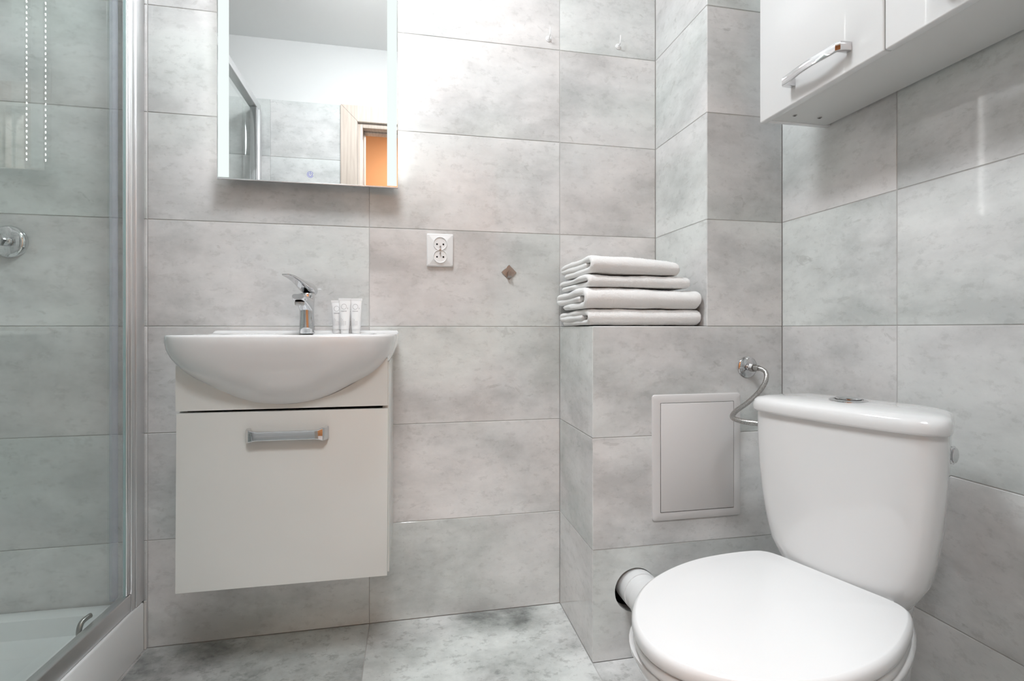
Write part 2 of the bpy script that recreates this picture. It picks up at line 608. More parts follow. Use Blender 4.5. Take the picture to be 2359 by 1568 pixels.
finish('casing', casing([(DX0 - co, DZ + co), (DX0 - ci, DZ + ci), (DX1 + ci, DZ + ci), (DX1 + co, DZ + co)]), M['oak'], door)
for x0, x1 in ((DX0 - 0.0115, DX0 + 0.014), (DX1 - 0.014, DX1 + 0.0115)):
    box('jamb', x0, x1, YB - 0.10, YB - 0.001, 0, DZ + 0.011, M['oak'], door, 0.002)
box('jamb', DX0 + 0.0141, DX1 - 0.0141, YB - 0.10, YB - 0.001, DZ - 0.014, DZ + 0.011, M['oak'], door, 0.002)
for x0, x1 in ((DX0 + 0.0142, DX0 + 0.022), (DX1 - 0.022, DX1 - 0.0142)):
    box('stop_bead', x0, x1, YB - 0.10, YB - 0.05, 0, DZ - 0.023, M['oak'], door, 0.002)
box('stop_bead', DX0 + 0.0142, DX1 - 0.0142, YB - 0.10, YB - 0.05, DZ - 0.022, DZ - 0.0142, M['oak'], door, 0.002)

# ------------------------------------------------------------------ ceiling lamps
def ceiling_lamp(name, label, x, y, r, drop, glow):
    t = thing(name, label, 'lamp', (x, y, ZC))
    bm = bmesh.new()
    lathe(bm, [(0.001, -0.0005), (r + 0.01, -0.0005), (r + 0.012, -0.006), (r + 0.01, -0.0115), (r, -0.012)], 48)
    finish('lamp_base', bm, M['plastic'], t)
    bm = bmesh.new()
    prof = [(r * math.cos(R(a)) + 0.0005, -0.0125 - drop * math.sin(R(a))) for a in (0, 25, 50, 75, 90)]
    lathe(bm, prof, 24)
    finish('diffuser', bm, emit('lamp_diffuser', (0.925, 0.968, 1.0), glow), t)
    return t
ceiling_lamp('ceiling_lamp', 'round white flush lamp on the bathroom ceiling', -0.62, -0.66, 0.2, 0.085, CEIL_LAMP_RADIANCE)
ceiling_lamp('ceiling_lamp', 'round white flush lamp on the orange hall ceiling', -0.38, -1.95, 0.32, 0.05, HALL_LAMP_RADIANCE)

# ------------------------------------------------------------------ lit mirror
def make_mirror():
    x0, x1, z0, z1, yf = -1.007, -0.5145, 1.314, 2.02, -0.045
    t = thing('lit_mirror', 'rectangular wall mirror with frosted light bands down both sides', 'mirror', ((x0 + x1) / 2, 0, z0))
    w, h = x1 - x0, z1 - z0
    bm = bmesh.new()
    add_box(bm, -w / 2, w / 2, yf, yf + 0.004, 0, h, 0.0006, 1)
    finish('mirror_glass', bm, M['mirror'], t)
    box('back_box', -w / 2 + 0.012, w / 2 - 0.012, yf + 0.0041, -0.001, 0.02, h - 0.02, M['plastic'], t, 0.002)
    box('edge_trim', -w / 2, w / 2, yf - 0.0004, yf + 0.006, -0.0025, -0.0001, M['alu'], t)
    for s in (-1, 1):
        xa, xb = sorted((s * (w / 2 - 0.003), s * (w / 2 - 0.031)))
        box('light_band', xa, xb, yf - 0.0006, yf - 0.0001, 0.003, h - 0.003, M['band'], t)
        # LED tape on the side of the back box
        bm = bmesh.new()
        n = 44
        for i in range(n):
            z = 0.03 + (h - 0.06) * i / (n - 1)
            xs = s * (w / 2 - 0.012)
            add_box(bm, min(xs, xs + s * 0.0022), max(xs, xs + s * 0.0022), -0.028, -0.023, z - 0.0025, z + 0.0025)
        o = finish('led_strip', bm, M['led'], t, smooth=0)
        o['kind'] = 'stuff'
    # touch icon: broken ring, inner stroke
    bm = bmesh.new()
    def arc(r0, r1, a0, a1, n=28):
        for i in range(n):
            a, b = R(a0 + (a1 - a0) * i / n), R(a0 + (a1 - a0) * (i + 1) / n)
            vs_ = [bm.verts.new((r * math.cos(q), yf - 0.0004, 0.023 + r * math.sin(q))) for r, q in ((r0, a), (r1, a), (r1, b), (r0, b))]
            bm.faces.new(vs_)
    arc(0.0080, 0.0092, 20, 340)
    arc(0.0045, 0.0063, 125, 415)
    bmesh.ops.remove_doubles(bm, verts=bm.verts, dist=1e-5)
    add_box(bm, -0.0009, 0.0009, yf - 0.0005, yf - 0.0002, 0.0225, 0.031)
    finish('touch_icon', bm, M['icon'], t, smooth=0)
    return t
make_mirror()

# ------------------------------------------------------------------ vanity cabinet
VX0, VX1, VY, VZ0 = -0.992, -0.532, -0.337, 0.298
def basin_curve(x):
    """height at which the basin's underside meets the cabinet front"""
    return 0.719 + 0.106 * (abs(x) / 0.23) ** 2.05
def make_handle_x(name, half, parent, loc, mat, hmid=0.021, hend=0.030, out=0.024):
    """bow pull running along x, standing off towards -y"""
    bm = bmesh.new()
    st = [(-half, 0.0, hend, 0.010), (-half + 0.002, -out * 0.55, hend, 0.009), (-half + 0.008, -out * 0.92, hend * 0.97, 0.008), (-half + 0.016, -out, hmid * 1.08, 0.006),
          (-half + 0.024, -out, hmid, 0.006)]
    st = st + [(-x, y, a, b) for x, y, a, b in reversed(st)]
    rings = []
    for i, (x, y, hh, tt) in enumerate(st):
        p0, p1 = st[max(i - 1, 0)], st[min(i + 1, len(st) - 1)]
        tx, ty = p1[0] - p0[0], p1[1] - p0[1]
        l = math.hypot(tx, ty)
        nx, ny = -ty / l, tx / l
        rings.append([(x + nx * v, y + ny * v, u) for u, v in rrect(hh, tt, 0.0025, 3)])
    loft(bm, rings)
    return finish(name, bm, mat, parent, loc=loc)
def make_vanity():
    cx = (VX0 + VX1) / 2
    t = thing('vanity_cabinet', 'white wall hung vanity cabinet under the washbasin', 'cabinet', (cx, 0, VZ0))
    hw = (VX1 - VX0) / 2
    def P(name, *a, **k):
        x0, x1, y0, y1, z0, z1 = a
        return box(name, x0, x1, y0, y1, z0 - VZ0, z1 - VZ0, k.pop('mat', M['vanity']), k.pop('parent', t), k.pop('bevel', 0.001))
    P('side_panel', hw - 0.013, hw + 0.003, -0.3165, -0.001, 0.299, 0.812)
    P('side_panel', -hw, -hw + 0.016, -0.3165, -0.001, 0.299, 0.812)
    P('bottom_panel', -hw + 0.0162, hw - 0.0132, -0.3165, -0.001, 0.300, 0.316, mat=M['board'])
    # fixed front with its top edge cut to the bowl
    bm = bmesh.new()
    n = 40
    xs = [-hw + 2 * hw * i / n for i in range(n + 1)]
    rings = []
    for y in (VY, -0.3175):
        rings.append([(x, y, 0.7085 - VZ0) for x in xs] + [(x, y, min(basin_curve(x), 0.824) - 0.0005 - VZ0) for x in reversed(xs)])
    va = [[bm.verts.new(p) for p in r] for r in rings]
    m_ = len(va[0])
    for i in range(m_):
        bm.faces.new((va[0][i], va[0][(i + 1) % m_], va[1][(i + 1) % m_], va[1][i]))
    for r in va:
        for i in range(n):
            bm.faces.new((r[i], r[i + 1], r[m_ - 2 - i], r[m_ - 1 - i]))
    finish('front_fascia', bm, M['vanity'], t, smooth=30)
    bm = bmesh.new()
    add_box(bm, -hw, hw, VY, -0.3175, -0.2, 0.2025, 0.0015, 2)
    dr = finish('drawer_front', bm, M['vanity'], t, loc=(0, 0, 0.5 - VZ0), rot=(0, R(0.33), 0))
    make_handle_x('handle', 0.085, dr, (0.005, VY, 0.150), M['chrome'])
    return t
make_vanity()

# ------------------------------------------------------------------ washbasin
def make_basin():
    cx, a, yc, bf, br = -0.766, 0.2545, -0.19, 0.25, 0.1885
    t = thing('washbasin', 'white ceramic washbasin with rounded bowl on the vanity', 'washbasin', (cx, 0, 0.70))
    seg, Z0 = 144, 0.70
    zbot = [(0, .700), (.4, .7035), (.5, .709), (.588, .7185), (.65, .7275), (.7, .737), (.75, .7465), (.8, .7585), (.85, .777), (.9, .798), (.94, .817), (.97, .833), (.99, .848), (1, .864)]
    def plan(r, i):
        th = 2 * math.pi * i / seg
        c, s = math.cos(th), math.sin(th)
        k = min(1, max(0, (r - 0.78) / 0.2))
        n = (2.05 + 1.95 * k * k * (3 - 2 * k)) if s < 0 else 14.0
        b = bf if s < 0 else br
        return a * r * spow(c, 2 / n), yc + b * r * spow(s, 2 / n)
    def ztop(x, y):
        s = (abs(x / 0.21) ** 2.6 + abs((y + 0.255) / 0.160) ** 2.6) ** (1 / 2.6)
        z = 0.8795
        if y > -0.055:
            k = min(1, (y + 0.055) / 0.03)
            z += 0.009 * k * k * (3 - 2 * k)
        elif y > -0.11:
            z += 0.0
        if s < 1:
            d = (1 - s ** 2.2)
            z -= 0.125 * (d ** 0.8) * min(1, (1 - s) / 0.12) ** 0.35
        return z
    rings = []
    rs_b = [0.02, 0.2, 0.35, 0.45, 0.52, 0.56, 0.6, 0.64, 0.68, 0.72, 0.76, 0.80, 0.83, 0.86, 0.89, 0.92, 0.945, 0.965, 0.98, 0.99, 0.996, 1.0]
    def lift(x, y):
        return 0.0
    for r in rs_b:
        rings.append([(*plan(r, i), interp(zbot, r) - Z0) for i in range(seg)])
    edge = [plan(1.0, i) for i in range(seg)]
    for r, dz in ((1.0, -0.006), (0.998, -0.0022), (0.992, -0.0004)):
        rings.append([(*plan(r, i), ztop(*plan(0.985, i)) + dz - Z0) for i in range(seg)])
    e1 = [plan(0.985, i) for i in range(seg)]
    for r in [1.0 - 0.98 * k / 44 for k in range(45)]:
        pts = [(x * r, yc + (y - yc) * r) for x, y in e1]
        rings.append([(x, y, ztop(x, y) - Z0) for x, y in pts])
    bm = bmesh.new()
    loft(bm, rings)
    finish('basin', bm, M['ceramic'], t, smooth=60)
    bm = bmesh.new()
    lathe(bm, [(0.001, 0.0), (0.021, 0.0), (0.021, 0.003), (0.017, 0.0045), (0.001, 0.0045)], 28, origin=(0, -0.245, 0.758 - Z0 - 0.002))
    finish('drain', bm, M['chrome'], t)
    # soap recess on the left of the rear deck
    bm = bmesh.new()
    lathe(bm, [(0.012, 0.0005), (0.0165, 0.0013), (0.019, 0.0006), (0.019, 0.0)], 28, origin=(-0.1, -0.078, 0.8793 - Z0))
    finish('overflow_ring', bm, M['ceramic'], t)
    return t
make_basin()

# ------------------------------------------------------------------ faucet
def make_faucet():
    t = thing('faucet', 'chrome single lever faucet on the washbasin', 'faucet', (-0.762, -0.085, 0.8797))
    bm = bmesh.new()
    st = [(0.0, 0.0205, 0.023, 0.0), (0.004, 0.0212, 0.0235, 0.0), (0.03, 0.0195, 0.022, -0.001), (0.06, 0.0185, 0.0205, -0.003), (0.085, 0.0195, 0.021, -0.004), (0.103, 0.021, 0.023, -0.002), (0.112, 0.0205, 0.0225, 0.0)]
    loft(bm, [[(u, v + oy, z) for u, v in rrect(2 * w, 2 * d, 0.0185, 8)] for z, w, d, oy in st])
    finish('faucet_body', bm, M['chrome'], t, smooth=50)
    bm = bmesh.new()
    st = [(-0.004, 0.080, 0.019, 0.020), (-0.022, 0.084, 0.0185, 0.0165), (-0.05, 0.0885, 0.018, 0.0125), (-0.085, 0.0925, 0.0178, 0.0095), (-0.112, 0.096, 0.0165, 0.0075), (-0.119, 0.097, 0.014, 0.0055)]
    loft(bm, [[(u, y, z + v * (1.0 if v > 0 else 1.15)) for u, v in rrect(2 * w, 2 * h, 0.008, 5)] for y, z, w, h in st])
    sp = finish('spout', bm, M['chrome'], t, smooth=50)
    bm = bmesh.new()
    lathe(bm, [(0.0125, 0.002), (0.0118, -0.0055), (0.0105, -0.007), (0.009, -0.007), (0.0085, -0.004), (0.001, -0.004)], 24, origin=(0, -0.098, 0.0815))
    finish('aerator', bm, M['steel'], sp)
    # lever, swung a little to the left
    bm = bmesh.new()
    st = [(0.024, 0.118, 0.018, 0.010), (0.020, 0.1205, 0.021, 0.0145), (0.005, 0.126, 0.0215, 0.0165), (-0.015, 0.1315, 0.0195, 0.0135), (-0.035, 0.138, 0.0165, 0.0085), (-0.06, 0.1455, 0.0145, 0.005), (-0.085, 0.151, 0.0135, 0.0035), (-0.108, 0.1535, 0.012, 0.0022), (-0.113, 0.154, 0.009, 0.001)]
    loft(bm, [[(u, y, z + v) for u, v in rrect(2 * w, 2 * h, min(w, h) * 0.95, 5)] for y, z, w, h in st])
    lv = finish('lever', bm, M['chrome'], t, smooth=60, rot=(0, 0, -R(17)))
    bm = bmesh.new()
    lathe(bm, [(0.0195, 0.1085), (0.0195, 0.1125)], 32)
    finish('cartridge_ring', bm, M['chrome'], t)
    return t
make_faucet()

# ------------------------------------------------------------------ toiletry tubes on the basin deck
def make_tube(label, x, y, rz, sc):
    t = thing('toiletry_tube', label, 'tube', (x, y, 0.8798), (0, 0, rz), 'toiletry tubes on the basin')
    H = 0.100 * sc
    bm = bmesh.new()
    st = [(0.0, 0.0105, 0.0105), (0.001, 0.0115, 0.0115), (0.012, 0.0118, 0.0118), (0.0125, 0.0128, 0.0125)]
    loft(bm, [[(w * math.cos(2 * math.pi * k / 32), d * math.sin(2 * math.pi * k / 32), z) for k in range(32)] for z, w, d in st[:3]])
    finish('tube_cap', bm, M['tube'], t)
    bm = bmesh.new()
    st = []
    for k in range(13):
        f = k / 12
        st.append((0.0122 + (H - 0.007 - 0.0122) * f, 0.0126 + 0.0038 * f, 0.0124 * (1 - f ** 1.6) + 0.0011))
    loft(bm, [[(w * math.cos(2 * math.pi * j / 40), d * math.sin(2 * math.pi * j / 40), z) for j in range(40)] for z, w, d in st])
    body = finish('tube_body', bm, M['tube'], t, smooth=60)
    box('crimp_seal', -0.0172, 0.0172, -0.0010, 0.0010, H - 0.0071, H, M['tube'], t, 0.0004, 1)
    def front(z):
        f = max(0, min(1, (z - 0.0122) / (H - 0.007 - 0.0122)))
        return -(0.0124 * (1 - f ** 1.6) + 0.0011) - 0.0003
    # print: the ring, its index, the word below, and lines of fine print
    def put(me, x, z, rot, name):
        # follow the rounded front of the tube
        me.transform(Matrix.Rotation(rot, 4, 'Z'))
        me.transform(Matrix.Rotation(R(90), 4, 'X'))
        me.transform(Matrix.Translation((x, 0, z)))
        for v in me.vertices:
            f = max(0, min(1, (v.co.z - 0.0122) / (H - 0.007 - 0.0122)))
            w, d = 0.0126 + 0.0038 * f, 0.0124 * (1 - f ** 1.6) + 0.0011
            v.co.y = -d * math.sqrt(max(0.02, 1 - (v.co.x / w) ** 2)) - 0.0004
        link(name, me, M['print'], body, smooth=0)
    bm = bmesh.new()
    n = 36
    for i in range(n):
        q = [2 * math.pi * i / n, 2 * math.pi * (i + 1) / n]
        bm.faces.new([bm.verts.new((r * math.cos(a), r * 1.06 * math.sin(a), 0)) for r, a in ((0.0067, q[0]), (0.0074, q[0]), (0.0074, q[1]), (0.0067, q[1]))])
    me = bpy.data.meshes.new('print_ring')
    bm.to_mesh(me)
    bm.free()
    put(me, -0.0015, H - 0.024, 0, 'print_ring')
    put(text_mesh('3', 0.0062, 'print_index'), 0.0085, H - 0.029, 0, 'print_index')
    put(text_mesh('ozone', 0.0062, 'print_word'), -0.0015, H - 0.0365, 0, 'print_word')
    bm = bmesh.new()
    for k, (l0, l1) in enumerate(((0.0, 0.022), (0.0, 0.019), (0.0, 0.014), (0.001, 0.0135))):
        p = l0
        rr = random.Random(k)
        while p < l1:
            e = min(l1, p + rr.uniform(0.001, 0.003))
            xk = -0.0075 + k * 0.0039
            bm.faces.new([bm.verts.new((q, s, 0)) for q, s in ((xk - 0.0004, p), (xk + 0.0004, p), (xk + 0.0004, e), (xk - 0.0004, e))])
            p = e + 0.0006
    me = bpy.data.meshes.new('fine_print')
    bm.to_mesh(me)
    bm.free()
    put(me, 0, 0.022, 0, 'fine_print')
    for o in body.children:
        if o.name.startswith('fine_print'):
            o['kind'] = 'stuff'
    return t
make_tube('white squeeze tube nearest the faucet, shorter than the rest', -0.685, -0.055, R(3), 0.95)
make_tube('white squeeze tube in front, second from the faucet', -0.661, -0.082, R(-4), 1.0)
make_tube('white squeeze tube mostly hidden behind two others', -0.648, -0.052, R(2), 1.0)
make_tube('white squeeze tube farthest from the faucet, fully in view', -0.6305, -0.078, R(-3), 1.0)

# ------------------------------------------------------------------ wall socket
def make_socket():
    x0, x1, z0, z1 = -0.428, -0.347, 1.086, 1.187
    cx, cz = (x0 + x1) / 2, (z0 + z1) / 2
    t = thing('wall_socket', 'white double power socket on the tiled wall', 'socket', (cx, 0, cz))
    w, h = x1 - x0, z1 - z0
    bm = bmesh.new()
    rings = []
    for y, s in ((-0.0003, 0.0), (-0.0055, 0.0), (-0.0085, 0.003), (-0.0095, 0.009), (-0.0105, 0.011)):
        rings.append([(u, y, v) for u, v in rrect(w - 2 * s, h - 2 * s, 0.003, 3)])
    loft(bm, rings)
    finish('cover_plate', bm, M['plastic'], t, smooth=25)
    for s in (-1, 1):
        bm = bmesh.new()
        lathe(bm, [(0.0215, -0.0004), (0.0212, 0.0018), (0.0198, 0.0022), (0.0190, 0.0004), (0.0183, -0.0001), (0.001, -0.0001)], 40, '-Y', (0, -0.0108, s * 0.0195))
        well = finish('socket_well', bm, M['plastic'], t, smooth=30)
        for q in (-1, 1):
            bm = bmesh.new()
            lathe(bm, [(0.0028, 0.0), (0.0028, 0.0003), (0.001, 0.0003)], 16, '-Y', (q * 0.0097, -0.0109, s * 0.0195 - 0.002))
            finish('pin_hole', bm, M['black'], well)
        bm = bmesh.new()
        lathe(bm, [(0.0022, 0.0), (0.0022, 0.004), (0.001, 0.0055)], 14, '-Y', (0, -0.0108, s * 0.0105))
        finish('earth_pin', bm, M['steel'], well)
    bm = bmesh.new()
    lathe(bm, [(0.0026, 0.0), (0.0026, 0.0012), (0.001, 0.0014)], 16, '-Y', (0, -0.0122, 0))
    finish('screw', bm, M['steel'], t)
    return t
make_socket()

# ------------------------------------------------------------------ steel diamond hook
def make_diamond_hook():
    t = thing('wall_hook', 'brushed steel diamond shaped hook on the tiled wall', 'hook', (-0.169, 0, 1.073))
    bm = bmesh.new()
    add_box(bm, -0.0172, 0.0172, -0.003, -0.0003, -0.0172, 0.0172, 0.0006, 1)
    finish('hook_plate', bm, M['steel'], t, rot=(0, R(45), 0))
    # tongue cut from the plate and bent outwards
    bm = bmesh.new()
    prof = [(-0.0032, -0.0175), (-0.0085, -0.0180), (-0.0115, -0.0155), (-0.0125, -0.010), (-0.0130, -0.004), (-0.0134, 0.001), (-0.0136, 0.0038), (-0.0137, 0.0052)]
    ws = [0.0062, 0.0062, 0.0062, 0.0062, 0.0056, 0.0042, 0.0026, 0.0008]
    rings = []
    for (y, z), w in zip(prof, ws):
        rings.append([(-w, y, z), (w, y, z), (w, y + 0.0015, z + 0.0006), (-w, y + 0.0015, z + 0.0006)])
    loft(bm, rings)
    finish('hook_tongue', bm, M['steel'], t, smooth=40)
    return t
make_diamond_hook()

# ------------------------------------------------------------------ small white peg hooks
def make_peg(label, x, z):
    t = thing('peg_hook', label, 'hook', (x, 0, z), group='white peg hooks')
    bm = bmesh.new()
    lathe(bm, [(0.0095, 0.0), (0.0095, 0.002), (0.0075, 0.0035), (0.006, 0.0037), (0.0052, 0.0055), (0.003, 0.006), (0.001, 0.006)], 28, '-Y')
    finish('hook_base', bm, M['plastic'], t)
    bm = bmesh.new()
    path = catmull([(0, -0.004, 0), (0, -0.014, 0.0), (0, -0.020, 0.004), (0, -0.022, 0.012), (0, -0.022, 0.026)], 6)
    sweep(bm, path, lambda f: 0.0019 if f > 0.06 else 0.0022, 10)
    finish('hook_arm', bm, M['plastic'], t)
    return t
make_peg('small white peg hook left of the vertical tile joint', -0.0384, 1.833)
make_peg('small white peg hook on the narrow tile beside the pier', 0.2016, 1.834)

# ------------------------------------------------------------------ folded towels
def make_towel(label, path, th, x0, x1, z0, seed, back_skew=0.0, twist=0.0, droop=0.0):
    pts = catmull([(0, y, z) for y, z in path], 14)
    # even spacing
    L = [0]
    for a, b in zip(pts[:-1], pts[1:]):
        L.append(L[-1] + (b - a).length)
    n = max(60, int(L[-1] / 0.0024))
    ev, j = [], 0
    for i in range(n + 1):
        d = L[-1] * i / n
        while j < len(L) - 2 and L[j + 1] < d:
            j += 1
        f = (d - L[j]) / max(1e-9, L[j + 1] - L[j])
        ev.append(pts[j].lerp(pts[j + 1], min(1, f)))
    nx = 140
    rings = []
    for k in range(nx + 1):
        f = k / nx
        x = x0 + (x1 - x0) * f
        e = min(f, 1 - f) * (x1 - x0)
        shrink = 1.0 if e > 0.008 else math.sqrt(max(0.08, 1 - (1 - e / 0.008) ** 2))
        up, dn = [], []
        for i, p in enumerate(ev):
            a, b = ev[max(i - 1, 0)], ev[min(i + 1, n)]
            t_ = (b - a).normalized()
            nn = Vector((0, -t_.z, t_.y))
            s = i / n * L[-1]
            endr = min(s, L[-1] - s)
            tk = th / 2 * shrink * (1.0 if endr > th / 2 else math.sqrt(max(0.06, 1 - (1 - endr / (th / 2)) ** 2)))
            wob = noise.noise(Vector((x * 14, s * 9, seed * 7.3))) * 0.006 + noise.noise(Vector((x * 40, s * 30, seed * 3.1))) * 0.0024
            sag = noise.noise(Vector((x * 7 + seed * 5, p.y * 6, 2.2 + seed))) * 0.0025
            xs = x + noise.noise(Vector((s * 11, seed * 2.7, 0.4 if f < 0.5 else 7.7))) * 0.010 * (1 - min(1, e / 0.06))
            q = Vector((xs + back_skew * (p.y + 0.16), p.y + twist * (f - 0.5), z0 + p.z - droop * f * f * (p.z / 0.05) + sag * (p.z / 0.04 if p.z < 0.04 else 1)))
            fu = Vector((xs * 390, s * 390, seed))
            fz = noise.noise(fu) * 0.0013
            up.append(q + nn * (tk + wob * 0.5 + fz))
            dn.append(q - nn * (tk + fz))
        rings.append(up + list(reversed(dn)))
    bm = bmesh.new()
    vr = [[bm.verts.new(p) for p in r] for r in rings]
    m_ = len(vr[0])
    for a, b in zip(vr[:-1], vr[1:]):
        for i in range(m_):
            bm.faces.new((a[i], a[(i + 1) % m_], b[(i + 1) % m_], b[i]))
    for r in (vr[0], vr[-1]):
        h = m_ // 2
        for i in range(h - 1):
            bm.faces.new((r[i], r[i + 1], r[m_ - 2 - i], r[m_ - 1 - i]))
    for v in bm.verts:
        if v.co.z < z0 + 0.0005:
            v.co.z = z0 + 0.0005 + (v.co.z - z0 - 0.0005) * 0.05
    o = finish('folded_towel', bm, M['terry'], None, smooth=180)
    tag(o, label, 'towel', 'white towels stacked on the ledge')
    return o
F, B = -0.288, -0.035
make_towel('folded white terry towel at the bottom of the stack on the ledge',
           [(B - .02, .0085), (-.16, .0085), (F + .03, .009), (F + .008, .014), (F, .0235), (F + .008, .033), (F + .035, .038), (-.16, .036), (B - .01, .033), (B - .002, .027), (B - .012, .0215), (-.14, .0225), (F + .05, .0235)], 0.0165, -0.008, 0.332, 0.9015, 1)
make_towel('thick folded white terry towel, second from the bottom of the stack',
           [(B - .03, .0095), (-.16, .009), (F + .03, .0095), (F + .007, .016), (F - .002, .0285), (F + .006, .041), (F + .035, .047), (-.16, .046), (B + .002, .044), (B + .011, .036), (B + .0, .0275), (-.14, .028), (F + .05, .028)], 0.0195, -0.014, 0.331, 0.9485, 2, 0.02, 0.0, 0.004)
make_towel('thin folded white towel, third from the bottom of the stack',
           [(B - .01, .007), (-.16, .0075), (F + .03, .0075), (F + .011, .010), (F + .006, .0165), (F + .012, .023), (F + .035, .026), (-.16, .0255), (B, .025), (B + .003, .0215)], 0.0155, -0.010, 0.300, 1.0075, 3, 0.0, 0.012)
make_towel('folded white terry towel on top of the stack',
           [(B - .03, .009), (-.16, .0085), (F + .03, .009), (F + .009, .014), (F + .002, .025), (F + .010, .036), (F + .035, .042), (-.16, .040), (B - .01, .036), (B - .002, .030), (B - .012, .024), (-.14, .025), (F + .05, .0255)], 0.0175, -0.004, 0.268, 1.0440, 4, -0.01, 0.015, 0.016)

# ------------------------------------------------------------------ inspection hatch
def make_hatch():
    x0, x1, z0, z1 = 0.170, 0.440, 0.366, 0.712
    t = thing('inspection_hatch', 'white plastic inspection hatch in the tiled ledge', 'hatch', ((x0 + x1) / 2, LY, z0))
    w, h, b = x1 - x0, z1 - z0, 0.0225
    bm = bmesh.new()
    def ring(dw, y, r):
        return [(u, y, h / 2 + v) for u, v in rrect(w - 2 * dw, h - 2 * dw, r, 4)]
    rs = [ring(b, -0.0003, 0.002), ring(b, -0.006, 0.002), ring(0.005, -0.0065, 0.006), ring(0.001, -0.0045, 0.008), ring(0, -0.0003, 0.008)]
    rs.append(rs[0])
    loft(bm, rs, False, False)
    bmesh.ops.remove_doubles(bm, verts=bm.verts, dist=1e-6)
    finish('hatch_frame', bm, M['panel'], t, smooth=35)
    box('hatch_door', -w / 2 + b + 0.002, w / 2 - b - 0.0014, -0.0072, -0.0006, b + 0.002, h - b - 0.0014, M['panel'], t, 0.0012, 2)
    return t
make_hatch()

# ------------------------------------------------------------------ water valve and braided hose
def make_valve():
    t = thing('water_hose', 'braided steel water hose from wall rosette to the cistern', 'hose', (0.464, LY, 0.784))
    bm = bmesh.new()
    lathe(bm, [(0.030, 0.0003), (0.0298, 0.003), (0.026, 0.006), (0.014, 0.0085), (0.0095, 0.009), (0.0095, 0.020), (0.001, 0.020)], 40, '-Y')
    finish('rosette', bm, M['chrome'], t)
    bm = bmesh.new()
    lathe(bm, [(0.0118, 0.0175), (0.0124, 0.0185), (0.0124, 0.031), (0.0118, 0.032), (0.001, 0.032)], 6, '-Y')
    finish('hex_nut', bm, M['steel'], t, smooth=20)
    P = [Vector(p) - Vector((0.464, LY, 0.784)) for p in [(0.464, -0.336, 0.784), (0.470, -0.352, 0.783), (0.4755, -0.368, 0.774), (0.466, -0.380, 0.752), (0.434, -0.395, 0.725), (0.385, -0.415, 0.700), (0.334, -0.440, 0.684), (0.300, -0.475, 0.675), (0.2995, -0.512, 0.672), (0.316, -0.542, 0.672), (0.327, -0.560, 0.672)]]
    path = catmull(P, 10)
    bm = bmesh.new()
    sweep(bm, path, 0.0062, 16)
    finish('braided_hose', bm, M['braid'], t)
    for a, b_, r in ((path[0], path[8], 0.0078), (path[-9], path[-3], 0.0078)):
        bm = bmesh.new()
        k0 = path.index(a)
        k1 = path.index(b_)
        sweep(bm, path[k0:k1 + 1], r, 16)
        finish('ferrule', bm, M['steel'], t)
    bm = bmesh.new()
    d = (path[-1] - path[-6]).normalized()
    sweep(bm, [path[-5], path[-4], path[-3], path[-1]], 0.0125, 6)
    finish('hex_nut', bm, M['steel'], t, smooth=20)
    return t
make_valve()

